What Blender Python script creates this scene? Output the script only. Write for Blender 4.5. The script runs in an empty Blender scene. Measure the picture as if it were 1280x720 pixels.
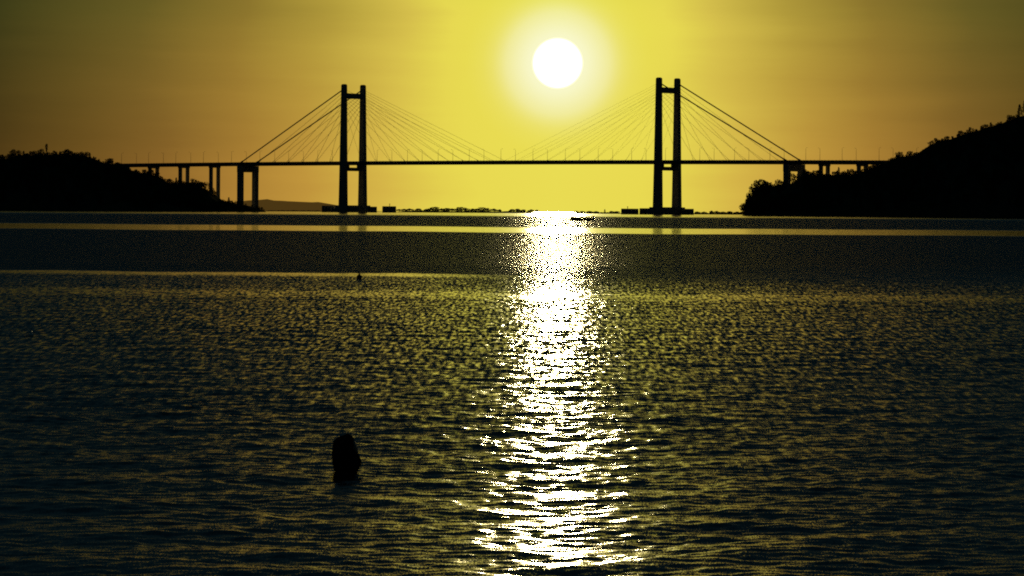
import bpy, bmesh, math, random
import numpy as np
from mathutils import Vector, Matrix
R = math.radians
random.seed(7)
rng = np.random.default_rng(11)
sc = bpy.context.scene
col = sc.collection

# ------------------------------------------------------------------ camera
CAM_H = 1.87
F = 4928.0                       # focal length in photo pixels (1280 wide)
PITCH = 95.5 / F                 # horizon lies above the frame centre
ROLL = R(0.403)
fwd = Vector((0, math.cos(PITCH), -math.sin(PITCH)))
right0 = Vector((1, 0, 0))
up0 = right0.cross(fwd)
right = right0 * math.cos(ROLL) + up0 * math.sin(ROLL)
up = up0 * math.cos(ROLL) - right0 * math.sin(ROLL)
CAM = Vector((0, 0, CAM_H))


def ray(px, py):
    return fwd + right * ((px - 640) / F) + up * ((360 - py) / F)


def at(px, py, Y):
    """world point seen at a photo pixel, at distance Y from the shore"""
    d = ray(px, py)
    return CAM + d * (Y / d.y)


cd = bpy.data.cameras.new('camera')
cam = bpy.data.objects.new('camera', cd)
col.objects.link(cam)
cd.sensor_width = 36
cd.lens = 36 * F / 1280
cd.clip_start = 0.5
cd.clip_end = 90000
cam.matrix_world = Matrix((
    (right.x, up.x, -fwd.x, CAM.x), (right.y, up.y, -fwd.y, CAM.y),
    (right.z, up.z, -fwd.z, CAM.z), (0, 0, 0, 1)))
sc.camera = cam

sc.view_settings.view_transform = 'Standard'
sc.view_settings.look = 'None'
sc.view_settings.exposure = 0
sc.render.engine = 'CYCLES'
sc.cycles.max_bounces = 6
sc.cycles.transparent_max_bounces = 6
sc.cycles.use_denoising = False
sc.cycles.sample_clamp_direct = 110
sc.cycles.filter_width = 1.9


# ------------------------------------------------------------------ helpers
def lin(c):
    return tuple(((v / 255) / 12.92 if v / 255 <= .04045 else ((v / 255 + .055) / 1.055) ** 2.4) for v in c) + (1,)


def tag(o, label=None, cat=None, group=None, kind=None):
    if label: o['label'] = label
    if cat: o['category'] = cat
    if group: o['group'] = group
    if kind: o['kind'] = kind
    return o


def empty(name, loc, rz=0.0):
    o = bpy.data.objects.new(name, None)
    col.objects.link(o)
    o.location = loc
    o.rotation_euler = (0, 0, rz)
    o.empty_display_size = 0.2
    return o


class MB:
    def __init__(s):
        s.v, s.f = [], []

    def add(s, vs, fs):
        n = len(s.v)
        s.v += [tuple(p) for p in vs]
        s.f += [tuple(i + n for i in f) for f in fs]
        return s

    def hexa(s, p):   # 8 points: bottom 4, top 4
        return s.add(p, [(3, 2, 1, 0), (4, 5, 6, 7), (0, 1, 5, 4), (1, 2, 6, 5), (2, 3, 7, 6), (3, 0, 4, 7)])

    def loft(s, rings, cap=True):
        n = len(rings[0])
        vs = [p for r in rings for p in r]
        fs = []
        for i in range(len(rings) - 1):
            for j in range(n):
                k = (j + 1) % n
                fs.append((i * n + j, i * n + k, (i + 1) * n + k, (i + 1) * n + j))
        if cap:
            fs.append(tuple(range(n))[::-1])
            fs.append(tuple((len(rings) - 1) * n + j for j in range(n)))
        return s.add(vs, fs)

    def tube(s, pts, rad, n=8):
        pts = [Vector(p) for p in pts]
        if not hasattr(rad, '__len__'): rad = [rad] * len(pts)
        rings = []
        for i, p in enumerate(pts):
            d = (pts[min(i + 1, len(pts) - 1)] - pts[max(i - 1, 0)]).normalized()
            a = Vector((0, 0, 1)) if abs(d.z) < .9 else Vector((1, 0, 0))
            x = d.cross(a).normalized()
            y = d.cross(x)
            rings.append([p + (x * math.cos(2 * math.pi * k / n) + y * math.sin(2 * math.pi * k / n)) * rad[i] for k in range(n)])
        return s.loft(rings)

    def ball(s, c, r, nu=12, nv=8):
        c = Vector(c)
        if not hasattr(r, '__len__'): r = (r, r, r)
        rings = []
        for i in range(1, nv):
            t = math.pi * i / nv
            rings.append([c + Vector((r[0] * math.sin(t) * math.cos(2 * math.pi * k / nu), r[1] * math.sin(t) * math.sin(2 * math.pi * k / nu), -r[2] * math.cos(t))) for k in range(nu)])
        return s.loft(rings)

    def build(s, name, mat, parent=None, smooth=False, fix=True):
        me = bpy.data.meshes.new(name)
        me.from_pydata(s.v, [], s.f)
        if fix:
            bm = bmesh.new(); bm.from_mesh(me)
            bmesh.ops.recalc_face_normals(bm, faces=bm.faces)
            bm.to_mesh(me); bm.free()
        if smooth:
            me.polygons.foreach_set('use_smooth', [True] * len(me.polygons))
        me.materials.append(mat)
        o = bpy.data.objects.new(name, me)
        col.objects.link(o)
        if parent is not None: o.parent = parent
        return o


def quads_mesh(name, V, mat, extra=None):
    """V: (n,4,3) float array of separate quads"""
    n = len(V)
    me = bpy.data.meshes.new(name)
    me.vertices.add(n * 4)
    me.vertices.foreach_set('co', V.reshape(-1).astype(np.float32))
    me.loops.add(n * 4)
    me.loops.foreach_set('vertex_index', np.arange(n * 4, dtype=np.int32))
    me.polygons.add(n)
    me.polygons.foreach_set('loop_start', np.arange(0, n * 4, 4, dtype=np.int32))
    me.update(calc_edges=True)
    me.materials.append(mat)
    return me


# ------------------------------------------------------------------ materials
def mat(name, c1, c2, scale=1.0, rough=0.8, metallic=0.0, bump=0.0, detail=5):
    m = bpy.data.materials.new(name)
    m.use_nodes = True
    nt = m.node_tree
    b = nt.nodes['Principled BSDF']
    tc = nt.nodes.new('ShaderNodeTexCoord')
    nz = nt.nodes.new('ShaderNodeTexNoise')
    nz.inputs['Scale'].default_value = scale
    nz.inputs['Detail'].default_value = detail
    nt.links.new(tc.outputs['Object'], nz.inputs['Vector'])
    rp = nt.nodes.new('ShaderNodeValToRGB')
    rp.color_ramp.elements[0].position = .35
    rp.color_ramp.elements[1].position = .65
    rp.color_ramp.elements[0].color = (*c1, 1)
    rp.color_ramp.elements[1].color = (*c2, 1)
    nt.links.new(nz.outputs['Fac'], rp.inputs['Fac'])
    nt.links.new(rp.outputs['Color'], b.inputs['Base Color'])
    b.inputs['Roughness'].default_value = rough
    b.inputs['Metallic'].default_value = metallic
    if rough >= .8: b.inputs['Specular IOR Level'].default_value = 0.0
    if bump:
        bp = nt.nodes.new('ShaderNodeBump')
        bp.inputs['Strength'].default_value = bump
        nt.links.new(nz.outputs['Fac'], bp.inputs['Height'])
        nt.links.new(bp.outputs['Normal'], b.inputs['Normal'])
    return m


M_conc = mat('concrete', (.20, .19, .18), (.30, .29, .27), .3, .9, bump=.2)
M_steel = mat('painted_steel', (.09, .09, .10), (.13, .13, .14), .2, .85)
M_cable = mat('cable_sheath', (.06, .06, .06), (.09, .09, .09), 1, .6)
M_leaf = mat('foliage', (.028, .045, .016), (.055, .075, .03), .4, .9)
M_leaf2 = mat('pine_foliage', (.02, .035, .016), (.04, .055, .024), .4, .9)
M_bark = mat('bark', (.05, .035, .025), (.09, .065, .05), 2, .95, bump=.4)
M_earth = mat('earth', (.035, .04, .02), (.07, .06, .035), .05, .95)
M_rock = mat('shore_rock', (.06, .055, .05), (.12, .11, .10), .2, .95)
M_hull = mat('dark_hull_paint', (.02, .022, .025), (.035, .035, .04), 2, .5)
M_wood = mat('weathered_wood', (.12, .08, .05), (.2, .14, .09), 4, .8)
M_motor = mat('motor_plastic', (.015, .015, .016), (.03, .03, .03), 3, .5)
M_skin = mat('skin', (.32, .19, .13), (.42, .26, .18), 12, .55)
M_hair = mat('wet_dark_hair', (.006, .005, .004), (.018, .013, .010), 30, .85, bump=.3)
M_eye = mat('eye', (.5, .48, .45), (.6, .58, .55), 20, .2)
M_suit = mat('dark_swimsuit', (.01, .012, .02), (.02, .022, .035), 10, .7)
M_buoy = mat('dark_buoy_plastic', (.012, .012, .014), (.03, .028, .028), 6, .6)
M_float = mat('white_float', (.65, .65, .62), (.8, .8, .78), 8, .5)
M_lamp = mat('galvanised_steel', (.16, .16, .16), (.22, .22, .22), 1, .6, metallic=.4)
M_glass = mat('lamp_glass', (.4, .4, .38), (.5, .5, .48), 5, .3)

# far hill: dark earth, with the glow of evening haze put in as emission
M_haze = mat('far_hill_haze_glow', (.03, .03, .02), (.05, .045, .03), .02, .95)
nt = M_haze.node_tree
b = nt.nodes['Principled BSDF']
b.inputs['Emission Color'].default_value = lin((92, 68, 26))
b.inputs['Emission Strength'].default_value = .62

# ------------------------------------------------------------------ sun + sky
d = ray(697, 79).normalized()
SUN_EL = math.asin(d.z)
SUN_AZ = math.atan2(d.x, d.y)      # from +Y towards +X
ld = bpy.data.lights.new('sun', 'SUN')
ld.energy = 3.0
ld.angle = R(.55)
ld.color = (1, .80, .36)
lo = bpy.data.objects.new('sun', ld)
col.objects.link(lo)
lo.rotation_euler = (-d).to_track_quat('-Z', 'Y').to_euler()

w = bpy.data.worlds.new('World')
sc.world = w
w.use_nodes = True
nt = w.node_tree
for n in list(nt.nodes): nt.nodes.remove(n)
N = nt.nodes.new
L = nt.links.new


def math_node(op, a, b=None, c=None, clamp=False):
    n = N('ShaderNodeMath'); n.operation = op; n.use_clamp = clamp
    for i, v in enumerate((a, b, c)):
        if v is None: continue
        if isinstance(v, (int, float)): n.inputs[i].default_value = v
        else: L(v, n.inputs[i])
    return n.outputs[0]


def ramp(fac, stops, span, srgb=True, interp='LINEAR'):
    n = N('ShaderNodeValToRGB')
    n.color_ramp.interpolation = interp
    es = n.color_ramp.elements
    while len(es) < len(stops): es.new(.5)
    for e, (p, c) in zip(es, stops):
        e.position = p / span
        e.color = lin(c) if srgb else (c, c, c, 1)
    L(math_node('DIVIDE', fac, span), n.inputs['Fac'])
    return n.outputs['Color']


def mix(fac, a, b, blend='MIX'):
    n = N('ShaderNodeMix'); n.data_type = 'RGBA'; n.blend_type = blend
    if isinstance(fac, (int, float)): n.inputs[0].default_value = fac
    else: L(fac, n.inputs[0])
    for i, v in ((6, a), (7, b)):
        if isinstance(v, tuple): n.inputs[i].default_value = v
        else: L(v, n.inputs[i])
    return n.outputs[2]


tc = N('ShaderNodeTexCoord')
sx = N('ShaderNodeSeparateXYZ')
L(tc.outputs['Generated'], sx.inputs[0])
az = math_node('MULTIPLY', math_node('SUBTRACT', math_node('ARCTAN2', sx.outputs[0], sx.outputs[1]), SUN_AZ), 180 / math.pi)
el = math_node('MULTIPLY', math_node('ARCSINE', sx.outputs[2]), 180 / math.pi)
aaz = math_node('ABSOLUTE', az)
rel = math_node('SUBTRACT', el, math.degrees(SUN_EL))
rad = math_node('SQRT', math_node('ADD', math_node('MULTIPLY', az, az), math_node('MULTIPLY', rel, rel)))
# faint drifting haze layers
mp = N('ShaderNodeMapping')
mp.inputs['Scale'].default_value = (9, 9, 95)
L(tc.outputs['Generated'], mp.inputs['Vector'])
nz = N('ShaderNodeTexNoise'); nz.inputs['Scale'].default_value = 1.3; nz.inputs['Detail'].default_value = 4
L(mp.outputs[0], nz.inputs['Vector'])
hz = math_node('SUBTRACT', nz.outputs['Fac'], .5)
# the glow narrows with height, like a pillar over the sun
aazp = math_node('MULTIPLY', aaz, math_node('ADD', 1.0, math_node('MULTIPLY', math_node('MAXIMUM', math_node('SUBTRACT', el, 3.1), 0.0), .28)))
aazh = math_node('MAXIMUM', math_node('ADD', aazp, math_node('MULTIPLY', hz, .9)), 0.0)
S = 24.0
low = ramp(aazh, [(0, (232, 219, 82)), (1.3, (231, 216, 80)), (1.8, (226, 207, 78)), (2.6, (212, 180, 72)), (3.66, (190, 147, 60)),
                  (4.6, (168, 124, 51)), (5.75, (134, 95, 40)), (7.0, (104, 74, 29)), (8.1, (76, 53, 21)), (11, (30, 25, 14)), (16, (10, 15, 17)), (24, (7, 16, 22))], S)
high = ramp(aazh, [(0, (234, 228, 78)), (1.6, (230, 216, 80)), (2.27, (212, 190, 75)), (3.4, (175, 152, 58)), (4.6, (138, 115, 44)),
                   (6.0, (100, 88, 34)), (8.1, (56, 55, 21)), (11, (26, 29, 15)), (16, (10, 15, 17)), (24, (7, 16, 22))], S)
c = mix(math_node('MULTIPLY', math_node('SUBTRACT', el, .5), 1 / 2.4, clamp=True), low, high)
# the glow dies away higher up
dk = ramp(math_node('MAXIMUM', el, 0.0), [(0, 0.0), (2.9, 0.0), (5, .36), (7.5, .76), (10, .95), (13, 1.0)], 30.0, srgb=False)
c = mix(dk, c, lin((8, 25, 31)))
# aureole and disc of the sun, hazy edges
au = ramp(rad, [(0, 1.0), (.42, .86), (.6, .60), (.74, .44), (.84, .25), (.95, .11), (1.1, .035), (1.35, 0.0)], 4.0, srgb=False, interp='B_SPLINE')
c = mix(au, c, lin((250, 250, 212)))
ds = ramp(rad, [(0, 1.0), (.26, 1.0), (.31, .4), (.375, 0.0)], 4.0, srgb=False)
c = mix(ds, c, (6.0, 5.4, 3.6, 1))
# physical sky for the rest of the hemisphere
sky = N('ShaderNodeTexSky'); sky.sky_type = 'NISHITA'; sky.sun_disc = False
sky.sun_elevation = SUN_EL; sky.sun_rotation = SUN_AZ
skc = mix(1.0, sky.outputs[0], (.22, .5, 1.0, 1), 'MULTIPLY')
bg1 = N('ShaderNodeBackground'); L(skc, bg1.inputs[0]); bg1.inputs[1].default_value = .0009
bg2 = N('ShaderNodeBackground'); L(c, bg2.inputs[0]); bg2.inputs[1].default_value = 1
ad = N('ShaderNodeAddShader'); L(bg1.outputs[0], ad.inputs[0]); L(bg2.outputs[0], ad.inputs[1])
wo = N('ShaderNodeOutputWorld'); L(ad.outputs[0], wo.inputs[0])

# ------------------------------------------------------------------ water
# bands of wind-ruffled and slick water, as distance from the shore (m) -> choppiness
# distance (m): choppiness, lean of the ripple faces towards the shore
BANDS = [(1, 1.0, .028, .075), (30, 1.0, .038, .075), (60, 1.0, .066, .07), (84, .95, .07, .07), (86, .75, .02, .07), (91, .75, .02, .07), (94, .95, .085, .07), (110, .95, .09, .07), (113.5, .5, .0, .07), (117.5, .4, .0, .07),
         (119.5, .68, .19, .13), (150, .66, .225, .14), (330, .66, .225, .14), (347, .66, .21, .14), (363, .26, .0, .06), (474, .26, .0, .06), (505, .66, .20, .14), (560, .66, .225, .14),
         (1250, .66, .21, .14), (1550, .4, .08, .12), (1900, .16, .01, .08), (60000, .16, .01, .08)]


def band(Y, X, i):
    wob = 1 + (.012 * np.sin(X / (Y * .11) + 1.3) + .008 * np.sin(X / (Y * .043) + .4) + .005 * np.sin(X / (Y * .017)) + .004 * np.sin(X / (Y * .0071) + 2)) * np.where(Y > 250, 1.6, 1.0)
    v = np.interp(np.log(Y * wob), np.log([b[0] for b in BANDS]), [b[i] for b in BANDS])
    # the slick line at the near edge of the ruffled band dies out towards the sun path
    v2 = np.interp(np.log(Y * wob), np.log([1, 92, 119, 150, 60000]), [(1, .95, .8, .66, .66), (.05, .085, .15, .225, .225), (.07, .07, .1, .14, .14)][i - 1])
    m = np.clip((X + 3.0) / 5.0, 0, 1) * ((Y > 94) & (Y < 150))
    return v * (1 - m) + v2 * m


def chop_of(Y, X):
    base = band(Y, X, 1)
    # broad cat's-paws on the nearer water
    paw = .20 * np.sin(Y / 9.0 + X / 17. + .7) * np.sin(Y / 23. - X / 11. + 2.1) + .12 * np.sin(Y / 4.1 + X / 6.3)
    return base + np.where(Y < 105, paw, 0)


rows = [1.5]
while rows[-1] < 60000:
    y = rows[-1]
    k = .05 if y < 12 else (.00125 if y < 135 else (.006 if y < 2600 else .06))
    rows.append(y * (1 + k))
rows = np.array(rows)
ca = np.linspace(-8.7, 8.7, 540)
side = 8.7 + np.geomspace(.05, 66, 46)
ca = np.radians(np.concatenate([-side[::-1], ca, side]))
tanc = np.tan(ca)
Yg, Tg = np.meshgrid(rows, tanc, indexing='ij')
Yg = Yg.astype(np.float32)
Xg = (Yg * Tg).astype(np.float32)
dyr = np.gradient(rows).astype(np.float32)[:, None]
dxc = (np.gradient(tanc).astype(np.float32)[None, :] * Yg)
Zg = np.zeros_like(Yg)
chop = chop_of(Yg.astype(np.float64), Xg.astype(np.float64)).astype(np.float32)
lean = band(Yg.astype(np.float64), Xg.astype(np.float64), 2).astype(np.float32)
ruff = band(Yg.astype(np.float64), Xg.astype(np.float64), 3).astype(np.float32)
NW = 150
lam = np.exp(rng.uniform(math.log(.075), math.log(2.2), NW))
wgt = np.exp(-((np.log(lam) - math.log(.22)) / .75) ** 2 / 2)
ang = R(80) + rng.normal(0, R(90), NW)
ph = rng.uniform(0, 2 * math.pi, NW)
SIG = .102
slope = wgt / math.sqrt((wgt ** 2).sum() / 2) * SIG
# a longer, lazier set of wavelets rolling in on top of them
lam[:26] = np.exp(rng.uniform(math.log(.6), math.log(1.9), 26))
ang[:26] = R(92) + rng.normal(0, R(38), 26)
slope[:26] = .034 / math.sqrt(13)
nr = int(np.searchsorted(rows, 420))
for i in range(NW):
    k = 2 * math.pi / lam[i]
    a = slope[i] / k
    kx, ky = k * math.cos(ang[i]), k * math.sin(ang[i]) * .85      # short-crested ripples, drawn out along the wind
    dyw, dxw = dyr[:nr], dxc[:nr]
    need = np.maximum(dyw * abs(ky), dxw * abs(kx)) / (2 * math.pi)      # samples per wave
    fade = np.clip((.45 - need) / .2, 0, 1)
    if fade.max() <= 0: continue
    Zg[:nr] += a * fade * np.sin(kx * Xg[:nr] + ky * Yg[:nr] + ph[i])
Zg *= chop
nR, nC = Yg.shape
me = bpy.data.meshes.new('water')
me.vertices.add(nR * nC)
me.vertices.foreach_set('co', np.stack([Xg, Yg, Zg], -1).reshape(-1).astype(np.float32))
idx = np.arange(nR * nC, dtype=np.int32).reshape(nR, nC)
q = np.stack([idx[:-1, :-1], idx[:-1, 1:], idx[1:, 1:], idx[1:, :-1]], -1).reshape(-1, 4)
me.loops.add(q.size)
me.loops.foreach_set('vertex_index', q.reshape(-1))
me.polygons.add(len(q))
me.polygons.foreach_set('loop_start', np.arange(0, q.size, 4, dtype=np.int32))
me.polygons.foreach_set('use_smooth', np.ones(len(q), dtype=bool))
at_ = me.attributes.new('chop', 'FLOAT', 'POINT')
at_.data.foreach_set('value', chop.reshape(-1))
at_ = me.attributes.new('lean', 'FLOAT', 'POINT')
at_.data.foreach_set('value', lean.reshape(-1))
at_ = me.attributes.new('ruff', 'FLOAT', 'POINT')
at_.data.foreach_set('value', ruff.reshape(-1))
me.update(calc_edges=True)

M_water = bpy.data.materials.new('sea_water')
M_water.use_nodes = True
nt = M_water.node_tree
N = nt.nodes.new
L = nt.links.new
b = nt.nodes['Principled BSDF']
b.inputs['Base Color'].default_value = (.003, .008, .012, 1)
b.inputs['IOR'].default_value = 1.333
atr = N('ShaderNodeAttribute'); atr.attribute_name = 'ruff'
L(atr.outputs['Fac'], b.inputs['Roughness'])
geo = N('ShaderNodeNewGeometry')
atn = N('ShaderNodeAttribute'); atn.attribute_name = 'chop'
sp = N('ShaderNodeSeparateXYZ'); L(geo.outputs['Position'], sp.inputs[0])


def vnoise(scale, detail, rough, amp=(.72, 1.1, 0)):
    mpn = N('ShaderNodeMapping'); mpn.inputs['Scale'].default_value = scale
    L(geo.outputs['Position'], mpn.inputs['Vector'])
    n = N('ShaderNodeTexNoise'); n.noise_dimensions = '2D'
    n.inputs['Scale'].default_value = 1
    n.inputs['Detail'].default_value = detail; n.inputs['Roughness'].default_value = rough
    L(mpn.outputs[0], n.inputs['Vector'])
    s = N('ShaderNodeVectorMath'); s.operation = 'SUBTRACT'; s.inputs[1].default_value = (.5, .5, .5)
    L(n.outputs['Color'], s.inputs[0])
    m = N('ShaderNodeVectorMath'); m.operation = 'MULTIPLY'; m.inputs[1].default_value = amp
    L(s.outputs[0], m.inputs[0])
    return m.outputs[0]


def vscale(v, s):
    n = N('ShaderNodeVectorMath'); n.operation = 'SCALE'; L(v, n.inputs[0])
    if isinstance(s, (int, float)): n.inputs['Scale'].default_value = s
    else: L(s, n.inputs['Scale'])
    return n.outputs[0]


def vadd(a, c_):
    n = N('ShaderNodeVectorMath'); n.operation = 'ADD'; L(a, n.inputs[0]); L(c_, n.inputs[1])
    return n.outputs[0]


# far away the mesh no longer carries the ripples: take over with a slope field
farf = N('ShaderNodeMapRange'); farf.interpolation_type = 'SMOOTHSTEP'
L(sp.outputs[1], farf.inputs[0])
farf.inputs[1].default_value = 22; farf.inputs[2].default_value = 75
farf.inputs[3].default_value = .10; farf.inputs[4].default_value = .72
far2 = N('ShaderNodeMapRange'); far2.interpolation_type = 'SMOOTHSTEP'
L(sp.outputs[1], far2.inputs[0])
far2.inputs[1].default_value = 95; far2.inputs[2].default_value = 135
far2.inputs[3].default_value = 0; far2.inputs[4].default_value = .86
inv = N('ShaderNodeMath'); inv.operation = 'SUBTRACT'; inv.use_clamp = True; inv.inputs[0].default_value = 1; L(far2.outputs[0], inv.inputs[1])
mfa = N('ShaderNodeMath'); mfa.operation = 'MULTIPLY'; L(farf.outputs[0], mfa.inputs[0]); L(inv.outputs[0], mfa.inputs[1])
fine = vscale(vnoise((95, 40, 1), 1, .5), .25)
mid = vscale(vnoise((15, 1.1, 1), 3, .6), mfa.outputs[0])
tiny = vscale(vnoise((70, 5, 1), 2, .6, (1.15, .62, 0)), far2.outputs[0])
# here and there a ripple top lies flat amid the steep little faces of the ruffled bands
mpf = N('ShaderNodeMapping'); mpf.inputs['Scale'].default_value = (190, 21, 1); L(geo.outputs['Position'], mpf.inputs['Vector'])
nzf = N('ShaderNodeTexNoise'); nzf.noise_dimensions = '2D'; nzf.inputs['Scale'].default_value = 1; nzf.inputs['Detail'].default_value = 0
L(mpf.outputs[0], nzf.inputs['Vector'])
flat = N('ShaderNodeMapRange'); L(nzf.outputs['Fac'], flat.inputs[0])
flat.inputs[1].default_value = .742; flat.inputs[2].default_value = .77; flat.inputs[3].default_value = -1.0; flat.inputs[4].default_value = 0.0
tot = vadd(vadd(fine, mid), tiny)
tot = vscale(tot, atn.outputs['Fac'])
atl = N('ShaderNodeAttribute'); atl.attribute_name = 'lean'
cb = N('ShaderNodeCombineXYZ')
ng = N('ShaderNodeMath'); ng.operation = 'MULTIPLY'; L(flat.outputs[0], ng.inputs[1]); L(atl.outputs['Fac'], ng.inputs[0])
L(ng.outputs[0], cb.inputs[1])
tot = vadd(tot, cb.outputs[0])
nn = vadd(geo.outputs['Normal'], tot)
no = N('ShaderNodeVectorMath'); no.operation = 'NORMALIZE'; L(nn, no.inputs[0])
L(no.outputs[0], b.inputs['Normal'])
me.materials.append(M_water)
wo_ = bpy.data.objects.new('water', me)
col.objects.link(wo_)
tag(wo_, 'rippled dark sea with a blazing sun path', kind='structure')

# ------------------------------------------------------------------ bridge
U = Vector((.762, -.648, 0)).normalized()      # along the deck, towards the right bank
W = Vector((U.y * -1, U.x, 0))                 # across the deck, away from the camera
RT = at(834, 262, 3700); RT.z = 0


def P(s, t, z):
    return RT + U * s + W * t + Vector((0, 0, z))


def zdeck(s):
    return 49.5 - ((s + 200) / 425) ** 2 * 1.1


SL = -401.0
bridge = empty('cable_stayed_bridge', P(-200, 0, 0))
bo = Vector(bridge.location)
tag(bridge, 'dark cable-stayed road bridge with two tall H-shaped towers across the strait', 'bridge')


def bp(s, t, z):
    return P(s, t, z) - bo


def bbox(mb, s0, s1, t0, t1, z0, z1, taper=0):
    p = [bp(s0, t0, z0), bp(s1, t0, z0), bp(s1, t1, z0), bp(s0, t1, z0)]
    q_ = [bp(s0 + taper, t0 + taper, z1), bp(s1 - taper, t0 + taper, z1), bp(s1 - taper, t1 - taper, z1), bp(s0 + taper, t1 - taper, z1)]
    return mb.hexa(p + q_)


# deck: slab with cantilevered edges over two box girders
S0, S1 = -830.0, 420.0
st = np.linspace(S0, S1, 64)
mb = MB()
rings = []
for s in st:
    z = zdeck(s)
    prof = [(-11.7, .9), (-11.7, .3), (-10.6, -.2), (-9.6, -1.9), (-5.5, -1.9), (-4.8, -.3), (4.8, -.3), (5.5, -1.9), (9.6, -1.9), (10.6, -.2), (11.7, .3), (11.7, .9), (0, 1.05)]
    rings.append([bp(s, t, z + h) for t, h in prof])
mb.loft(rings)
mb.build('deck', M_steel, bridge)
for t in (-11.5, 11.5):
    mb = MB()
    rings = []
    for s in st:
        z = zdeck(s)
        rings.append([bp(s, t - .12, z + .9), bp(s, t + .12, z + .9), bp(s, t + .12, z + 1.75), bp(s, t - .12, z + 1.75)])
    mb.loft(rings)
    s = S0
    while s < S1:
        z = zdeck(s)
        bbox(mb, s, s + .2, t - .08, t + .08, z + 1.7, z + 2.15)
        s += 4
    bbox
    mb.build('parapet', M_lamp, bridge)

LEG_T = 14.4
for ks, s0 in enumerate((0.0, SL)):
    tw = MB()
    # tie slab joining the pile caps is the tower's own root mesh
    bbox(tw, s0 - 5.5, s0 + 5.5, -LEG_T + 4, LEG_T - 4, -1, 4.6)
    tower = tw.build('tower', M_conc, bridge)
    zt = zdeck(s0)
    for sg in (-1, 1):
        m = MB()
        tc0 = sg * LEG_T

        def leg_ring(z):
            f = min(max(z / 128.0, 0), 1)
            a = 4.2 - 1.7 * f ** .8       # half size along the deck
            bt = 3.0 - .9 * f ** .8       # half size across
            tcx = tc0 - sg * .5 * f
            ch = .35
            return [bp(s0 + x, tcx + y, z) for x, y in ((-a + ch, -bt), (a - ch, -bt), (a, -bt + ch), (a, bt - ch), (a - ch, bt), (-a + ch, bt), (-a, bt - ch), (-a, -bt + ch))]
        m.loft([leg_ring(z) for z in (-3, 4, 20, 40, 49, 60, 80, 100, 118, 127.0)])
        # rounded cap
        a = leg_ring(127.0); cc = sum(a, Vector()) / 8
        m.loft([a, [cc + (p - cc) * .9 + Vector((0, 0, .7)) for p in a], [cc + (p - cc) * .55 + Vector((0, 0, 1.3)) for p in a]])
        m.build('leg', M_conc, tower)
    m = MB(); bbox(m, s0 - 2.0, s0 + 2.0, -LEG_T + 1.6, LEG_T - 1.6, 113.8, 119.2); m.build('crossbeam', M_conc, tower)
    m = MB(); bbox(m, s0 - 3.0, s0 + 3.0, -LEG_T + 2.0, LEG_T - 2.0, zt - 7.9, zt - 4.4)
    m.build('crossbeam', M_conc, tower)
    for t in (-8, 8):
        m = MB(); bbox(m, s0 - 1.2, s0 + 1.2, t - 1.4, t + 1.4, zt - 4.42, zt - 1.92)
        m.build('bearing', M_steel, tower)
    # pile cap around the legs
    fo = MB()
    bbox(fo, s0 - 9, s0 + 9, -21.5, 21.5, -3, 3.9, .2)
    bbox(fo, s0 - 6.5, s0 + 6.5, -19.5, 19.5, 3.9, 7.0, .3)
    fo.build('foundation', M_conc, bridge)

# stay cables
for s0 in (0.0, SL):
    for sg in (-1, 1):
        for sd in (-1, 1):
            is_main = (s0 == 0) == (sd == -1)
            anch = [22, 41.5, 61, 80.5, 100, 119.5, 139, 158.5, 178, 193] if is_main else [22, 42, 62, 82, 102, 122, 147]
            n = len(anch)
            for i, a in enumerate(anch):
                z1 = 99 + (122.5 - 99) * (i / (n - 1)) ** .8
                p0 = bp(s0 + sd * 2.2, sg * (LEG_T - .6), z1)
                p1 = bp(s0 + sd * a, sg * 11.2, zdeck(s0 + sd * a) + 1)
                back = (not is_main) and i == n - 1
                m = MB()
                r_ = .58 if back else (.06 if (s0 == 0 and is_main) else (.14 if (s0 < 0 and not is_main) else .105))  # right tower's main-span cables drawn thinner to stand in for sun glare
                m.tube([p0, p1], r_, 6)
                m.tube([p1, p1 + (p0 - p1).normalized() * 4], r_ * 1.5, 6)
                m.build('stay_cable', M_cable, bridge)


def ground_z_dummy(s): return 0


def pier(s0, tt, a, bt, zfoot, cap):
    z1 = zdeck(s0) - 1.95
    pr = MB()
    if cap:
        bbox(pr, s0 - a - .3, s0 + a + .3, -tt - bt, tt + bt, z1 - 6.5, z1)
        ztop = z1 - 6.5
    else:
        bbox(pr, s0 - a - .1, s0 + a + .1, -tt - bt - .6, tt + bt + .6, z1 - 1.6, z1)
        ztop = z1 - 1.6
    p_ = pr.build('pier', M_conc, bridge)
    for sg in (-1, 1):
        m = MB()
        bbox(m, s0 - a, s0 + a, sg * tt - bt, sg * tt + bt, zfoot, ztop)
        m.build('leg', M_conc, p_)


pier(SL - 147, 10.9, 2.6, 2.3, -3, True)
pier(147, 10.9, 2.6, 2.3, -3, True)
for s0 in (SL - 195, SL - 240, SL - 285, SL - 330, SL - 375): pier(s0, 5.3, 1.4, 1.5, -3, False)
for s0 in (181, 223, 265, 307): pier(s0, 5.3, 1.4, 1.5, -3, False)

# street lamps, one pair every 40 m
lamp0 = None


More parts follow.
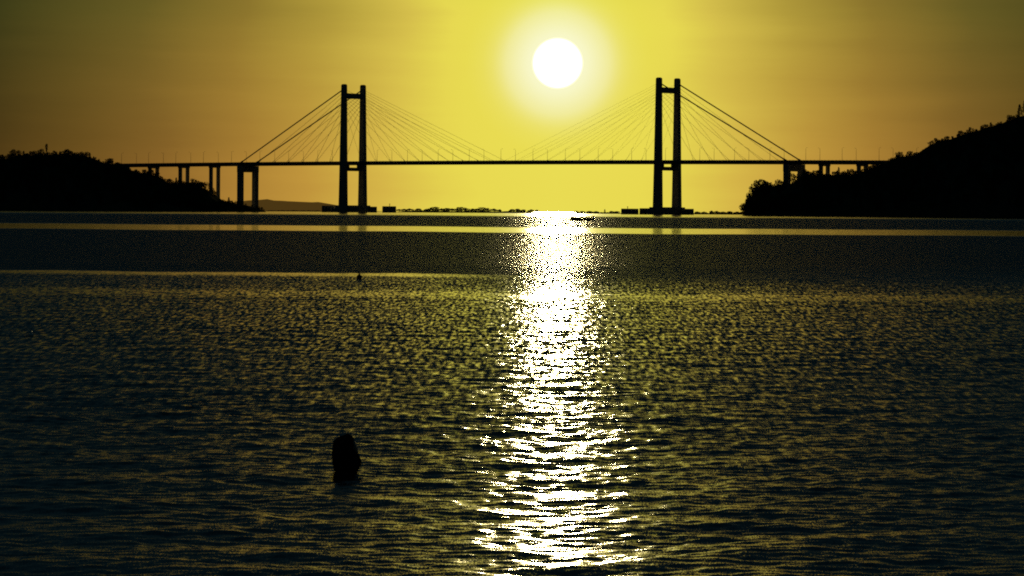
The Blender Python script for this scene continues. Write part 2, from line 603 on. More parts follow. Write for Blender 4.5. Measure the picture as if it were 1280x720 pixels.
def make_lamp():
    r_ = empty('street_lamp', (0, 0, 0))
    m = MB(); m.tube([(0, 0, 0), (0, 0, 6), (0, 0, 11.6)], [.17, .13, .10], 8)
    m.tube([(0, 0, 11.5), (0, -.7, 12.0), (0, -2.1, 12.25)], [.09, .07, .06], 6)
    m.build('post', M_lamp, r_, True)
    m = MB(); m.hexa([(-.16, -2.0, 12.15), (.16, -2.0, 12.15), (.12, -3.0, 12.2), (-.12, -3.0, 12.2), (-.16, -2.0, 12.35), (.16, -2.0, 12.35), (.12, -3.0, 12.3), (-.12, -3.0, 12.3)])
    hd = m.build('lamp_head', M_lamp, r_)
    m = MB(); m.hexa([(-.12, -2.1, 12.10), (.12, -2.1, 12.10), (.09, -2.9, 12.14), (-.09, -2.9, 12.14), (-.12, -2.1, 12.147), (.12, -2.1, 12.147), (.09, -2.9, 12.19), (-.09, -2.9, 12.19)])
    m.build('lens', M_glass, hd)
    m = MB(); m.tube([(0, 0, 0), (0, 0, .4)], .3, 8); m.build('base', M_lamp, r_)
    return r_


def copy_tree(o, parent=None):
    c_ = o.copy()
    col.objects.link(c_)
    if parent is not None: c_.parent = parent
    for ch in list(o.children): copy_tree(ch, c_)
    return c_


lamp0 = make_lamp()
first = True
UA = math.atan2(U.y, U.x)
s = -20.0
for k in range(-18, 8):
    s = 6 + k * 40.5
    for sg in (-1, 1):
        o = lamp0 if first else copy_tree(lamp0)
        first = False
        z = zdeck(s) + 1.0
        o.location = P(s, sg * 10.9, z - .06)
        o.rotation_euler = (0, 0, UA + (0 if sg > 0 else math.pi))
        if s < SL - 147: zone = 'left approach viaduct beyond the stay cables'
        elif s < SL: zone = 'left side span under the back stays'
        elif s < 0: zone = 'main span between the two towers'
        elif s < 147: zone = 'right side span under the back stays'
        else: zone = 'right approach viaduct beside the steep hill'
        tag(o, 'thin street lamp on the ' + zone, 'street lamp', 'street lamps on the ' + zone)


# concrete fender islands beside the towers
def fender(px0, px1, ytop, Y, name_label, mast=None, notch=False):
    a_, b_ = at(px0, 262, Y), at(px1, 262, Y)
    cx = (a_ + b_) / 2
    wd = (b_ - a_).x
    zt_ = at((px0 + px1) / 2, ytop, Y).z
    r_ = empty('mooring_platform', (cx.x, cx.y, 0))
    m = MB()
    h = wd / 2
    ch = min(1.2, h * .2)
    base = [(-h + ch, -6), (h - ch, -6), (h, -5), (h, 5), (h - ch, 6), (-h + ch, 6), (-h, 5), (-h, -5)]
    m.loft([[(x, y, z_) for x, y in base] for z_ in (-3, zt_ - 1.2)])
    m.loft([[(x * .985, y * .96, z_) for x, y in base] for z_ in (zt_ - 1.2, zt_)])
    m.build('block', M_conc, r_)
    n = max(3, int(wd / 3))
    for i in range(n):
        x = -h + wd * (i + .5) / n
        f = MB(); f.tube([(x, -6.35, -2), (x, -6.35, zt_ - 1.5)], .35, 8); f.build('fender', M_motor, r_)
    if mast is not None:
        p = at(mast[0], 262, Y)
        zt2 = at(mast[0], mast[1], Y).z
        f = MB(); f.tube([(p.x - cx.x, 0, zt_ - .05), (p.x - cx.x, 0, zt2 - .8)], .28, 8); mm = f.build('mast', M_lamp, r_)
        f = MB(); f.tube([(p.x - cx.x, 0, zt2 - .8), (p.x - cx.x, 0, zt2)], [.55, .35], 8); f.build('beacon_light', M_glass, mm)
    tag(r_, name_label, 'platform', 'concrete platforms guarding the tower bases')
    return r_


fender(402.5, 419, 257.0, 3962, 'low concrete platform on the left flank of the left tower base')
fender(460, 471, 258.3, 3940, 'low concrete block hugging the right flank of the left tower base')
fender(478, 495, 257.8, 3955, 'detached concrete platform with small beacon right of the left tower base', mast=(487, 254.5))
fender(776.5, 798, 260.8, 3700, 'concrete platform with small beacon left of the right tower base', mast=(784.5, 258))
fender(799.5, 816, 260.3, 3698, 'concrete block between the beacon platform and the right tower base')
fender(853, 867, 261.0, 3700, 'low concrete block on the right flank of the right tower base')


# ------------------------------------------------------------------ trees
def leaf_quads(centres, radii, n_each, size, flat=.8, r_=rng):
    out = []
    for cpos, rr in zip(centres, radii):
        n = n_each
        dv = r_.normal(0, 1, (n, 3)); dv /= np.linalg.norm(dv, axis=1)[:, None]
        rad_ = rr * r_.uniform(.35, 1.0, n) ** .6
        p = np.array(cpos) + dv * rad_[:, None] * np.array([1, 1, flat])
        a = r_.normal(0, 1, (n, 3)); a /= np.linalg.norm(a, axis=1)[:, None]
        t = r_.normal(0, 1, (n, 3))
        bb = np.cross(a, t); bb /= np.linalg.norm(bb, axis=1)[:, None]
        sz = size * r_.uniform(.5, 1.2, n)[:, None]
        a = a * sz; bb = bb * sz * .6
        out.append(np.stack([p - a - bb * .2, p - bb, p + a + bb * .2, p + bb], 1))
    return np.concatenate(out)


def tree_proto(kind, seed):
    """unit tree, 1 m tall -> (trunk mesh, crown mesh)"""
    r_ = np.random.default_rng(seed)
    m = MB()
    cs, rs = [], []
    if kind == 'broad':
        lean = r_.uniform(-.04, .04, 2)
        m.tube([(0, 0, -.05), (lean[0] * .5, lean[1] * .5, .2), (lean[0], lean[1], .5), (lean[0], lean[1], .82)], [.035, .027, .02, .006], 7)
        n = int(r_.integers(10, 15))
        for i in range(n):
            th = 2 * math.pi * i / n * 2.4 + r_.uniform(-.3, .3)
            h = .28 + .6 * (i / n) + r_.uniform(-.05, .05)
            ww = .33 * math.sin(math.pi * min(max((h - .2) / .85, .08), .95)) * r_.uniform(.6, 1.15)
            p = (ww * math.cos(th), ww * math.sin(th), min(h, .87))
            cs.append(p); rs.append(r_.uniform(.14, .21))
            m.tube([(lean[0] * .8, lean[1] * .8, h * .55), (p[0] * .5, p[1] * .5, h * .82), p], [.012, .009, .003], 5)
        cs.append((lean[0], lean[1], .84)); rs.append(.155)
        Q = leaf_quads(cs, rs, 150, .036, .85, r_)
    elif kind == 'pine':
        m.tube([(0, 0, -.05), (.01, 0, .5), (0, 0, .97)], [.022, .015, .004], 7)
        for i in range(16):
            h = .22 + .74 * i / 15
            ww = .17 * (1 - h) ** .7 + .02
            for j in range(3):
                th = i * 2.1 + j * 2.09 + r_.uniform(-.3, .3)
                k_ = ww * r_.uniform(.55, 1.1)
                p = (k_ * math.cos(th), k_ * math.sin(th), h - .02)
                cs.append(p); rs.append(.03 + .25 * ww)
                if j < 2: m.tube([(0, 0, h), p], [.006, .002], 4)
        Q = leaf_quads(cs, rs, 34, .024, .6, r_)
    elif kind == 'slim':
        m.tube([(0, 0, -.05), (.01, 0, .4), (0, 0, .95)], [.03, .02, .005], 7)
        for i in range(12):
            h = .3 + .6 * i / 11
            ww = .05 + .05 * math.sin(math.pi * min((h - .25) / .75, 1)) + (.05 if h > .62 else 0)
            cs.append((r_.uniform(-.03, .03), r_.uniform(-.03, .03), h)); rs.append(ww)
            m.tube([(0, 0, h - .06), (ww * .6 * math.cos(i * 2.2), ww * .6 * math.sin(i * 2.2), h)], [.008, .003], 4)
        Q = leaf_quads(cs, rs, 95, .026, .9, r_)
    elif kind == 'bush':
        for i in range(6):
            th = i * 1.05
            m.tube([(0, 0, -.05), (.15 * math.cos(th), .15 * math.sin(th), .3), (.34 * math.cos(th), .34 * math.sin(th), .62)], [.03, .02, .006], 5)
        for i in range(16):
            th = r_.uniform(0, 6.28); ww = r_.uniform(0, .62)
            cs.append((ww * math.cos(th), ww * math.sin(th), .35 + .38 * (1 - (ww / .7) ** 2) * r_.uniform(.6, 1))); rs.append(r_.uniform(.2, .28))
        Q = leaf_quads(cs, rs, 90, .07, .8, r_)
    hi = Q[:, :, 2].max()
    Q = Q / np.array([1, 1, hi])
    return m, Q


PROT = {}


def tree_parts(kind, seed):
    key = (kind, seed)
    if key not in PROT:
        m, Q = tree_proto(kind, seed)
        t = m.build('trunk', M_bark)
        cm = quads_mesh('crown', Q, M_leaf2 if kind == 'pine' else M_leaf)
        tm = t.data
        bpy.data.objects.remove(t)
        PROT[key] = (tm, cm)
    return PROT[key]


def plant(kind, seed, loc, height, width, label, group=None, cat='tree', name=None):
    tm, cm = tree_parts(kind, seed)
    r_ = empty(name or {'broad': 'broadleaf_tree', 'pine': 'pine_tree', 'slim': 'slender_tree', 'bush': 'bush'}[kind], loc, random.uniform(0, 6.28))
    r_.scale = (width, width, height)
    for nm, d_ in (('trunk', tm), ('crown', cm)):
        o = bpy.data.objects.new(nm, d_)
        col.objects.link(o)
        o.parent = r_
    tag(r_, label, cat, group)
    return r_


# ------------------------------------------------------------------ hills
SKY_L = [(-260, 232), (-160, 214), (-60, 199), (0, 193), (3, 194), (6, 196), (10, 194), (14, 190), (17, 188), (21, 190), (27, 190), (33, 189), (38, 190), (44, 189), (50, 190), (54, 187.5),
         (61, 188), (66, 189), (70, 192), (74, 189), (78, 190), (84, 188.5), (90, 189), (96, 188.5), (100, 190), (106, 190), (110, 191), (116, 193), (121, 194.5),
         (125, 197), (128, 201), (131, 203), (134, 199), (138, 198), (142, 200), (145, 201), (148, 204), (153, 204), (158, 207), (165, 209), (173, 211), (180, 213),
         (190, 213), (196, 215), (203, 220), (207, 222), (209, 229), (211, 233), (213, 229), (215, 224), (220, 224), (228, 225), (238, 227), (243, 225.5), (248, 224.5),
         (251, 228), (254, 232), (260, 236), (263, 243), (266, 246), (272, 248), (278, 250), (284, 251), (288, 249), (294, 248), (300, 252), (308, 254), (316, 256), (324, 258), (329, 261), (332, 263)]
SKY_R = [(929, 267), (931, 266), (933, 262), (936, 252), (939, 240), (942, 232), (948, 224.5), (955, 223.5), (961, 225), (964, 231), (966, 233), (970, 227), (974, 223.5), (980, 223), (986, 225), (989, 228),
         (994, 226), (998, 219), (1003, 214), (1008, 210.5), (1012, 212), (1018, 215.5), (1024, 216), (1030, 217.5), (1036, 216), (1041, 213), (1047, 210), (1051, 212), (1055, 214), (1065, 214.5), (1074, 214.5), (1079, 209),
         (1085, 206), (1090, 204), (1100, 202), (1107, 201.5), (1112, 197), (1116, 193), (1121, 190.5), (1127, 190), (1134, 191), (1141, 191), (1148, 189), (1154, 184), (1160, 178), (1166, 174), (1172, 172), (1177, 173),
         (1181, 171), (1187, 170), (1193, 168), (1200, 165), (1205, 163), (1211, 161.5), (1215, 162), (1220, 161), (1226, 156), (1232, 155), (1238, 152), (1246, 153), (1254, 149), (1262, 145), (1268, 143.5), (1280, 140), (1340, 118), (1430, 96), (1560, 90)]


def hill(name, sky_pts, Yr, depth, tree_h, label, seed, rough_l=None):
    """real terrain: a ridge at Yr whose crest follows the surveyed skyline, sloping down to the water"""
    pts = [at(x, y, Yr) for x, y in sky_pts]
    XS = np.array([p.x for p in pts]); ZS = np.array([p.z for p in pts])
    r_ = np.random.default_rng(seed)

    def skyz(X): return np.interp(X, XS, ZS)

    def crest(X):
        # smoothed skyline less the height of the trees
        sm = np.mean([skyz(X + o) for o in (-6, -3, 0, 3, 6)], 0)
        sm = np.minimum(sm, skyz(X) + 1)
        return np.maximum(sm - np.minimum(tree_h, .3 * sm + .6), .5)

    def ground(X, Y):
        f = (Y - (Yr - depth)) / depth
        prof = np.where(f < 1, np.clip(f, 0, 1) ** .62, 1 - .35 * np.clip(f - 1, 0, 1) ** 1.5)
        back = np.maximum(Y / Yr, 1.0)
        edge = np.clip((X - XS[0] * back) / 9.0, -1, 1) if name_side == 'r' else np.clip((XS[-1] * back - X) / 10.0, -1, 1)
        return np.where(edge > 0, np.where(f < 0, np.maximum(f * 12, -2), .35 * np.clip(f * 12, 0, 1) + crest(X) * prof * np.clip(edge, 0, 1) ** .7), -2)
    name_side = 'r' if XS[0] > 0 else 'l'
    gx = np.arange(XS[0] - 4, XS[-1] + 4, 2.0)
    gy = np.concatenate([np.linspace(Yr - depth - 20, Yr, 46), np.linspace(Yr, Yr + depth, 26)[1:]])
    GX, GY = np.meshgrid(gx, gy, indexing='ij')
    GZ = ground(GX, GY) + r_.normal(0, .12, GX.shape)
    nx, ny = GX.shape
    ii = np.arange(nx * ny).reshape(nx, ny)
    q_ = np.stack([ii[:-1, :-1], ii[1:, :-1], ii[1:, 1:], ii[:-1, 1:]], -1).reshape(-1, 4)
    me_ = bpy.data.meshes.new(name)
    me_.from_pydata(np.stack([GX, GY, GZ], -1).reshape(-1, 3).tolist(), [], q_.tolist())
    me_.polygons.foreach_set('use_smooth', [True] * len(me_.polygons))
    me_.materials.append(M_earth)
    o = bpy.data.objects.new(name, me_)
    col.objects.link(o)
    tag(o, label, kind='structure')
    return skyz, crest, ground, XS


def wood(name, label, skyz, ground, XS, Yr, depth, n, seed, x0, x1):
    r_ = np.random.default_rng(seed)
    base = [tree_proto('broad', 900 + i)[1] for i in range(3)] + [tree_proto('pine', 950)[1]]
    base = [b_[r_.permutation(len(b_))[:420]] for b_ in base]
    out = []
    for k in range(n + 170):
        X = r_.uniform(x0, x1)
        f = r_.uniform(.02, 1.12)
        if k >= n:                                    # thicker cover round the tip of the point
            X = x0 + r_.uniform(0, 45) if x0 > 0 else x1 - r_.uniform(0, 75)
            f = r_.uniform(.05, 1.6)
        Y = Yr - depth + depth * f
        g = float(ground(np.array(X), np.array(Y)))
        if g < .2: continue
        # what may stand here without rising over the skyline
        if x0 > 0 and X < x0 + 37: lim = min(float(skyz(X)), 12 + (X - x0) * .2) - g
        else: lim = float(skyz(X)) * (Y / Yr) - 1.4 - g
        H = min(r_.uniform(6.5, 10.5), lim)
        if H < 1.2: continue
        Wd = min(max(H, 2.5) * r_.uniform(.8, 1.1), 9)
        Q = base[r_.integers(0, 4)]
        th = r_.uniform(0, 6.28)
        c_, s_ = math.cos(th), math.sin(th)
        T = Q.copy()
        X0 = Q[:, :, 0] - Q[:, :, 0].mean(1, keepdims=True); Y0 = Q[:, :, 1] - Q[:, :, 1].mean(1, keepdims=True); Z0 = Q[:, :, 2] - Q[:, :, 2].mean(1, keepdims=True)
        big = 1.7
        T[:, :, 0] = Q[:, :, 0] + X0 * (big - 1); T[:, :, 1] = Q[:, :, 1] + Y0 * (big - 1); T[:, :, 2] = Q[:, :, 2] + Z0 * (big - 1)
        V = np.empty_like(T)
        V[:, :, 0] = X + (T[:, :, 0] * c_ - T[:, :, 1] * s_) * Wd
        V[:, :, 1] = Y + (T[:, :, 0] * s_ + T[:, :, 1] * c_) * Wd
        V[:, :, 2] = g - .12 * H + T[:, :, 2] * H * 1.1
        out.append(V)
    me_ = quads_mesh(name, np.concatenate(out), M_leaf)
    o = bpy.data.objects.new(name, me_)
    col.objects.link(o)
    tag(o, label, 'wood', kind='stuff')
    return o


YL, YR = 3300.0, 3000.0
skl, crl, grl, XL = hill('hill', SKY_L, YL, 170, 3.4, 'low rounded wooded hill on the left shore', 3)
skr, crr, grr, XR = hill('hill', SKY_R, YR, 200, 3.2, 'steep wooded hill rising on the right shore', 4)
wood('hillside_wood', 'dense dark wood covering the low left hill', skl, grl, XL, YL, 170, 760, 21, XL[0] + 2, XL[-1] - 1)
wood('hillside_wood', 'dense dark wood covering the steep right hill', skr, grr, XR, YR, 200, 820, 22, XR[0] + 1, XR[-1] - 20)


def skyline_trees(skyz, ground, Yr, px0, px1, step, label_fn, group_fn, seed, kinds, skip=()):
    r_ = random.Random(seed)
    x = px0
    while x < px1:
        if not any(a <= x <= b_ for a, b_ in skip):
            p = at(x, 230, Yr)
            X = p.x
            top = float(skyz(X)) + r_.choice([-1.3, -.6, 0, .4, .9, 1.5]) + r_.uniform(-.3, .3)
            Y = Yr - 2
            want = r_.uniform(6.0, 9.0)
            while Y > Yr - 110 and top - float(ground(np.array(X), np.array(Y))) < want: Y -= 2
            g = float(ground(np.array(X), np.array(Y)))
            H = top - g
            if H > 1.4:
                kind = r_.choice(kinds)
                if H < 3.5: kind = 'bush'
                wd = {'broad': H * r_.uniform(.8, 1.05), 'pine': H * r_.uniform(.9, 1.3), 'bush': H * r_.uniform(.9, 1.1)}[kind]
                nm = {'broad': 'bushy broadleaf tree', 'pine': 'pointed pine tree', 'bush': 'low bush'}[kind]
                plant(kind, r_.randrange(4), (X, Y, g - .1), H, wd, label_fn(nm, x), group_fn(nm, x), cat='bush' if kind == 'bush' else 'tree')
        x += step * r_.uniform(.8, 1.2)


def lab_l(nm, x):
    z = 'top of the low left hill' if x < 128 else ('left hill slope under the approach viaduct' if x < 256 else 'shore spit by the left anchor pier')
    return 'dark ' + nm + ' on the ' + z


def lab_r(nm, x):
    z = 'ground under the right approach viaduct' if x < 1078 else ('lower crest of the steep right hill' if x < 1165 else 'upper crest of the steep right hill')
    return 'dark ' + nm + ' on the ' + z


def gr_l(nm, x): return lab_l(nm, x).replace('dark ', '', 1) + 's'


skyline_trees(skl, grl, YL, -20, 328, 6.0, lab_l, lambda n, x: 'trees and bushes: ' + lab_l(n, x), 5, ['broad', 'broad', 'broad', 'pine'], skip=((54, 62), (130, 146), (208, 213)))
skyline_trees(skr, grr, YR, 1004, 1268, 6.2, lab_r, lambda n, x: 'trees and bushes: ' + lab_r(n, x), 6, ['broad', 'broad', 'broad', 'pine'])


def special(kind, seed, px, ytop, Yr, ground, wpx, label, dy=0, cat='tree'):
    X = at(px, 230, Yr + dy).x
    g = float(ground(np.array(X), np.array(Yr + dy)))
    top = at(px, ytop, Yr + dy)
    H = top.z - g
    return plant(kind, seed, (X, Yr + dy, g - .1), H, wpx * (Yr / F) / ({'broad': .85, 'pine': .36, 'slim': .3, 'bush': 1.5}[kind]), label, None, cat)


special('slim', 1, 58, 179, YL, grl, 4.2, 'slender tree standing tallest above the crest of the left hill')
special('broad', 2, 137, 197.5, YL, grl, 11, 'double-topped tree just left of where the bridge deck leaves the hill')
special('broad', 0, 951, 223.3, YR, grr, 25, 'big round tree near the left tip of the right shore', -100)
special('broad', 1, 943, 232, YR, grr, 17, 'leaning tree on the outer side of the big round tree on the right shore', -110)
special('broad', 3, 974.5, 223.5, YR, grr, 15, 'smaller round tree just left of the right anchor pier', -90)
special('broad', 2, 959, 226.5, YR, grr, 14, 'tree filling the inner side of the big round tree on the right shore', -105)
special('bush', 1, 937, 241.5, YR, grr, 12, 'bush overhanging the water at the left tip of the right shore', -120, 'bush')
special('bush', 2, 934.5, 254, YR, grr, 8, 'lowest bush at the waterline on the left tip of the right shore', -130, 'bush')
special('pine', 1, 1273.5, 130, YR, grr, 7, 'tall pine on the hilltop at the right edge of the picture')
special('pine', 2, 1281, 124, YR, grr, 9, 'tallest pine cut off by the right edge of the picture')

# far hazy hill behind the left side span
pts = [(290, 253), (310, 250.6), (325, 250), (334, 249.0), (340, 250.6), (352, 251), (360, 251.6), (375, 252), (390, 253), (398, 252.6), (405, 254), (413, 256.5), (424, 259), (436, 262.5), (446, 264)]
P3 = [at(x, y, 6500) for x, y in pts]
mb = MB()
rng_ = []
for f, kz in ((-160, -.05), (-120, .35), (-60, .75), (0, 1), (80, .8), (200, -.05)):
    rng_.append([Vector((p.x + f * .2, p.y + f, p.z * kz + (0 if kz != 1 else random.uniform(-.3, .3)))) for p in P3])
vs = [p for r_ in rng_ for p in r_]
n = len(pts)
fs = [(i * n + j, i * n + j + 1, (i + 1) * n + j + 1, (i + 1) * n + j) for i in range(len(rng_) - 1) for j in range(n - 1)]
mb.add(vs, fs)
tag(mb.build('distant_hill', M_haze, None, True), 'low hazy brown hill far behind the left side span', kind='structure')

# far low shore with trees
YF = 5000.0


def shore(px0, px1, h):
    a_, b_ = at(px0, 265, YF), at(px1, 265, YF)
    n = 40
    rings = []
    for i in range(n + 1):
        f = i / n
        x = a_.x + (b_.x - a_.x) * f
        e = min(1, min(f, 1 - f) * 12)
        hh = h * e * random.uniform(.75, 1.1)
        rings.append([Vector((x, YF + k_ * 25, z_)) for k_, z_ in ((-1, -.6), (-.7, hh * .7), (0, hh), (.8, hh * .8), (1.2, -.6))])
    m = MB(); m.loft(rings)
    return m.build('shore', M_earth, None)


tag(shore(330, 404, 1.5), 'low dark shore strip behind the left side span', kind='structure')
tag(shore(494, 676, 2.3), 'low dark shore strip behind the main span, left of the sun path', kind='structure')
tag(shore(715, 778, 1.9), 'low dark shore strip behind the main span, right of the sun path', kind='structure')
tag(shore(864, 936, 2.2), 'low dark shore strip between the right tower and the right hill', kind='structure')
far = [(499, 2.6, 6), (505, 3, 6), (512, 3.4, 8), (523, 3.6, 7), (533, 3.2, 6), (538, 4, 7), (544, 5.4, 10), (552, 3.8, 7), (558, 4.2, 9), (565, 3.8, 7), (571, 4.2, 7), (577, 5.4, 10), (583, 4.2, 7), (591, 3.8, 7),
       (597, 4, 7), (604, 5.4, 10), (610, 4.2, 7), (618, 4, 8), (624, 3.3, 5), (640, 3.6, 6), (646, 4, 8), (654, 3.2, 6), (664, 3.4, 7), (671, 3, 5)]
for px, hp, wp in far:
    p = at(px, 265, YF)
    k_ = YF / F
    plant('bush' if hp < 4.1 else 'broad', random.randrange(4), (p.x, YF, .6), hp * k_ * 1.15 + .5, wp * k_ * (.95 if hp < 4.1 else 1.6),
          ('tiny low bush' if hp < 4.1 else 'tiny rounded tree') + ' on the far shore behind the main span', ('bushes' if hp < 4.1 else 'rounded trees') + ' on the far shore behind the main span',
          'bush' if hp < 4.1 else 'tree')
for px, hp, wp in ((720, 2.4, 6), (728, 2.2, 6), (737, 2.4, 7), (745, 2.2, 6), (764, 2.6, 6), (771, 2.4, 7)):
    p = at(px, 265, YF)
    plant('bush', random.randrange(4), (p.x, YF, .4), hp + .7, wp * .9, 'tiny low bush on the far shore between sun path and right tower', 'bushes on the far shore right of the sun path', 'bush')
p = at(756, 265, YF)
plant('pine', 0, (p.x, YF, .5), 5.2, 7.0, 'tiny pointed tree alone on the far shore left of the right tower')
for px, hp, wp in ((872, 2.6, 7), (880, 2.4, 6), (889, 3.8, 5), (896, 3.4, 8), (904, 2.6, 6), (912, 3.2, 7), (921, 2.8, 7), (928, 2.8, 6)):
    p = at(px, 265, YF)
    plant('bush', random.randrange(4), (p.x, YF, .5), hp + .8, wp * .9, 'tiny low bush on the far shore right of the right tower', 'bushes on the far shore right of the right tower', 'bush')

# ------------------------------------------------------------------ boat
Yb = 870.0
bp_ = at(727, 275.5, Yb)
boat = empty('motor_boat', (bp_.x, Yb, 0), R(6))
tag(boat, 'small dark open boat floating right of the sun path below the bridge', 'boat')
mb = MB()
rings = []
inner = []
for i in range(13):
    f = i / 12
    x = -2.5 + 5.0 * f                       # bow at -x
    wd = .95 * min(1, (f * 1.9 + .02)) ** .6 * (1 - .12 * max(0, f - .7) / .3)
    sheer = .52 + .28 * (1 - f) ** 2.2
    keel = -.22 + .45 * max(0, .25 - f) ** 1.0
    rings.append([Vector((x, yy * wd, keel + (sheer - keel) * zz)) for yy, zz in ((-1, 1), (-.96, .6), (-.7, .2), (0, 0), (.7, .2), (.96, .6), (1, 1), (.9, 1), (.82, .5), (0, .28), (-.82, .5), (-.9, 1))])
mb.loft(rings)
mb.build('hull', M_hull, boat, True)
for x in (-.9, .5, 1.6):
    m = MB(); m.hexa([(x - .14, -.8, .36), (x + .14, -.8, .36), (x + .14, .8, .36), (x - .14, .8, .36), (x - .14, -.8, .41), (x + .14, -.8, .41), (x + .14, .8, .41), (x - .14, .8, .41)])
    m.build('bench', M_wood, boat)
m = MB()
m.loft([[(2.45 + x, y, z) for x, y in ((0, -.16), (.38, -.14), (.42, 0), (.38, .14), (0, .16), (-.06, 0))] for z in (.62, .98)])
m.loft([[(2.5 + x * .8, y * .8, z) for x, y in ((0, -.16), (.38, -.14), (.42, 0), (.38, .14), (0, .16), (-.06, 0))] for z in (.98, 1.08)])
mo = m.build('outboard_motor', M_motor, boat)
m = MB(); m.tube([(2.65, 0, .63), (2.68, 0, -.5)], [.09, .07], 8); m.build('shaft', M_motor, mo)
m = MB(); m.tube([(2.5, 0, .85), (1.9, .1, .95)], [.03, .025], 6); m.build('tiller', M_motor, mo)

# ------------------------------------------------------------------ floats
pb = at(449, 349.5, 107.0)
pb.z = 0
bu = empty('mooring_buoy', pb)
tag(bu, 'tiny dark round mooring buoy far out on the bright streak', 'buoy')
m = MB(); m.ball((0, 0, .05), (.075, .075, .085), 20, 12); m.build('float', M_buoy, bu, True)
m = MB(); m.tube([(0, 0, .125), (0, 0, .165)], .022, 8)
m.tube([(.03 * math.cos(t), 0, .19 + .03 * math.sin(t)) for t in np.linspace(0, 6.28, 13)], .007, 6)
m.build('mooring_ring', M_lamp, bu, True)
pw = at(39, 421, 57.6)
pw.z = 0
fl = empty('small_float', pw)
tag(fl, 'tiny pale float on the dark water at far left', 'float')
m = MB(); m.ball((0, 0, .018), (.035, .03, .03), 14, 9); m.build('float_body', M_float, fl, True)
m = MB(); m.tube([(0, 0, .045), (0, 0, .075)], .009, 6); m.build('stem', M_float, fl, True)

# ------------------------------------------------------------------ swimmer
Yp = 28.1
pp = at(433, 591, Yp)
sw = empty('person', (pp.x, Yp, 0))
tag(sw, 'person in the water at left foreground, only the dark head showing, back turned', 'person')
HEAD = Vector((-.003, 0, .155))
TURN = R(20)                                   # looks out to sea, a little to the left
ft = Vector((-math.sin(TURN), math.cos(TURN), 0))
fr = Vector((math.cos(TURN), math.sin(TURN), 0))


def hp_(x, y, z):                              # head frame: x right, y forward, z up
    return HEAD + fr * x + ft * y + Vector((0, 0, z))


def gauss(x, y, z, cx, cy, cz, s_):
    return math.exp(-((x - cx) ** 2 + (y - cy) ** 2 + (z - cz) ** 2) / (2 * s_ * s_))


hv, hf = [], []
nu, nv = 64, 44
for i in range(nv + 1):
    t = math.pi * i / nv
    for j in range(nu):
        p_ = 2 * math.pi * j / nu
        x, y, z = math.sin(t) * math.cos(p_), math.sin(t) * math.sin(p_), math.cos(t)
        X, Y, Z = .076 * x, .097 * y, .115 * z
        if Z < 0:                                # jaw narrows, chin forward
            k_ = -Z / .115
            X *= 1 - .28 * k_ ** 1.5
            if y < 0: Y *= 1 - .25 * k_
            else: Y = Y * (1 - .05 * k_) + .012 * k_ * y
        if y > 0:
            o_ = 0
            o_ += .024 * gauss(X, 0, Z, 0, 0, -.022, .011) + .012 * gauss(X, 0, Z, 0, 0, -.002, .010)   # nose
            o_ -= .010 * (gauss(X, 0, Z, .031, 0, .006, .012) + gauss(X, 0, Z, -.031, 0, .006, .012))     # sockets
            o_ += .005 * (gauss(X, 0, Z, .03, 0, .026, .012) + gauss(X, 0, Z, -.03, 0, .026, .012))       # brow
            o_ += .006 * (gauss(X * .5, 0, Z, 0, 0, -.051, .006) + gauss(X * .5, 0, Z, 0, 0, -.064, .006)) # lips
            o_ -= .004 * gauss(X * .5, 0, Z, 0, 0, -.0575, .003)
            o_ += .008 * gauss(X, 0, Z, 0, 0, -.092, .014)
            Y += o_ * y
        hv.append(hp_(X, Y, Z))
for i in range(nv):
    for j in range(nu):
        k_ = (j + 1) % nu
        hf.append((i * nu + j, (i + 1) * nu + j, (i + 1) * nu + k_, i * nu + k_))
body = MB()
body.add(hv, hf)
for sg in (-1, 1):                              # ears
    for dz, rr in ((.012, (.008, .018, .022)), (-.014, (.007, .012, .018))):
        body.ball(hp_(sg * .077, -.008, dz), rr, 10, 8)


# neck, torso, limbs as lofted rings in the same skin, fused by a voxel remesh
def oval(c_, rx, ry, n=20):
    c_ = Vector(c_)
    return [c_ + Vector((rx * math.cos(2 * math.pi * k_ / n), ry * math.sin(2 * math.pi * k_ / n), 0)) for k_ in range(n)]


body.loft([oval((0, -.01, z), rx, ry) for z, rx, ry in ((.10, .052, .056), (.05, .052, .056), (.0, .055, .06), (-.03, .075, .066), (-.055, .13, .075), (-.085, .175, .088),
                                                           (-.16, .17, .10), (-.28, .15, .105), (-.42, .13, .09), (-.54, .155, .105), (-.62, .16, .11), (-.68, .12, .09))])
for sg in (-1, 1):
    body.tube([(sg * .165, 0, -.10), (sg * .24, .03, -.25), (sg * .33, .10, -.34), (sg * .43, .24, -.24), (sg * .455, .29, -.21)], [.058, .046, .042, .034, .027], 14)
    body.tube([(sg * .455, .285, -.215), (sg * .47, .33, -.195), (sg * .475, .37, -.19)], [.028, .038, .034], 12)
    for i, (o_, ln) in enumerate(((-.028, .068), (-.009, .078), (.010, .073), (.028, .056))):
        b0 = Vector((sg * .475 + o_, .36, -.19))
        body.tube([b0, b0 + Vector((o_ * .3, ln * .5, .003)), b0 + Vector((o_ * .4, ln, -.010))], [.0115, .0105, .009], 8)
    body.tube([(sg * .45, .32, -.20), (sg * .415, .355, -.198), (sg * .405, .39, -.20)], [.015, .0125, .010], 8)
    body.tube([(sg * .085, 0, -.62), (sg * .10, .07, -.85), (sg * .11, .10, -1.05), (sg * .11, .02, -1.28), (sg * .11, -.04, -1.45)], [.088, .07, .052, .05, .034], 14)
    body.tube([(sg * .11, -.06, -1.46), (sg * .115, .04, -1.52), (sg * .12, .13, -1.55)], [.04, .04, .028], 10)
bo_ = body.build('body', M_skin, sw, True)
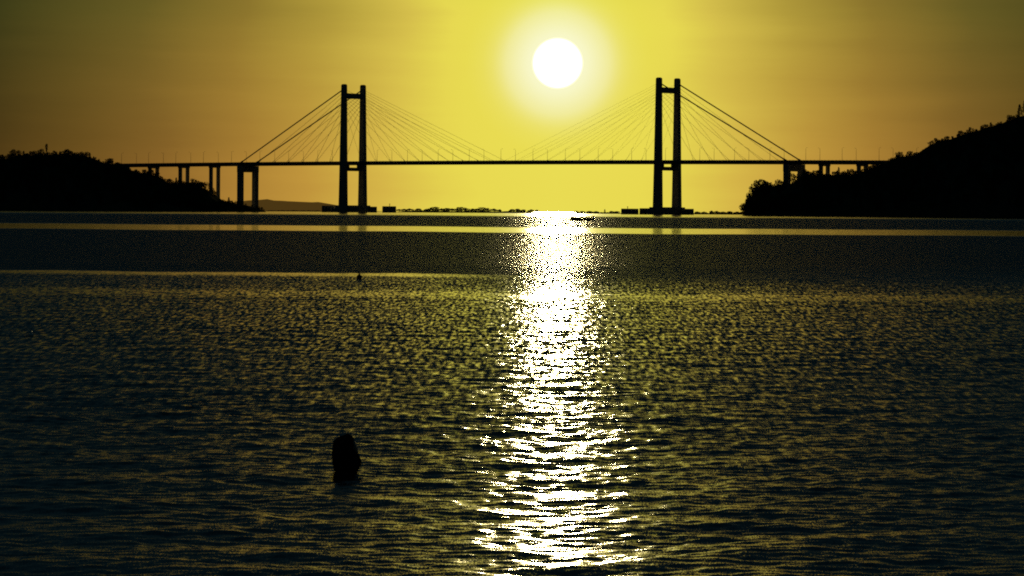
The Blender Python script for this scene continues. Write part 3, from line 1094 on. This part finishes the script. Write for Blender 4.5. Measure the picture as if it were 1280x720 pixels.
rm = bo_.modifiers.new('r', 'REMESH'); rm.mode = 'VOXEL'; rm.voxel_size = .0075; rm.use_smooth_shade = True
sm_ = bo_.modifiers.new('s', 'SMOOTH'); sm_.factor = .5; sm_.iterations = 2
dg = bpy.context.evaluated_depsgraph_get()
nm_ = bpy.data.meshes.new_from_object(bo_.evaluated_get(dg))
bo_.modifiers.clear()
bo_.data = nm_
nm_.polygons.foreach_set('use_smooth', [True] * len(nm_.polygons))
for sg in (-1, 1):
    m = MB(); m.ball(hp_(sg * .031, .083, .006), .0115, 12, 8); m.build('eye', M_eye, sw, True)
# swimsuit: snug tube over the trunk
m = MB()
m.loft([oval((0, -.01, z), rx + .006, ry + .006, 28) for z, rx, ry in ((-.15, .172, .10), (-.28, .15, .105), (-.42, .13, .09), (-.54, .155, .105), (-.63, .16, .11), (-.69, .12, .09))])
m.build('swimsuit', M_suit, sw, True)
# hair: a wet bob, fuller on the right at the nape
HS = [(.000, -.078, .078), (.03, -.092, .090), (.05, -.096, .100), (.070, -.097, .108), (.105, -.099, .097), (.148, -.104, .078), (.172, -.099, .070), (.200, -.096, .064),
      (.222, -.091, .058), (.246, -.070, .050), (.258, -.045, .040), (.268, -.018, .030), (.275, .0, .018)]
rings = []
rr_ = random.Random(4)
for z, xl, xr in HS:
    cx, hw = (xl + xr) / 2, (xr - xl) / 2
    fz = (z - .02) / .26
    dep = .112 * math.sqrt(max(.05, 1 - max(0, (z - .16) / .125) ** 2))
    ring = []
    for k_ in range(48):
        a_ = 2 * math.pi * k_ / 48
        st_ = 1 + .028 * math.sin(a_ * 17 + z * 22) + .018 * math.sin(a_ * 9 - z * 31)
        x, y = math.cos(a_) * hw * st_, math.sin(a_) * dep * st_
        # open the face: hair stays behind the brow on the front side
        dfx = x * ft.x + y * ft.y
        lim = .035 if z < .19 else .2
        if dfx > lim:
            y -= (dfx - lim) * ft.y; x -= (dfx - lim) * ft.x
        ring.append(Vector((cx + x, y - .008, z + (.006 * math.sin(a_ * 13) if z < .04 else 0))))
    rings.append(ring)
m = MB(); m.loft(rings)
m.build('hair', M_hair, sw, True)
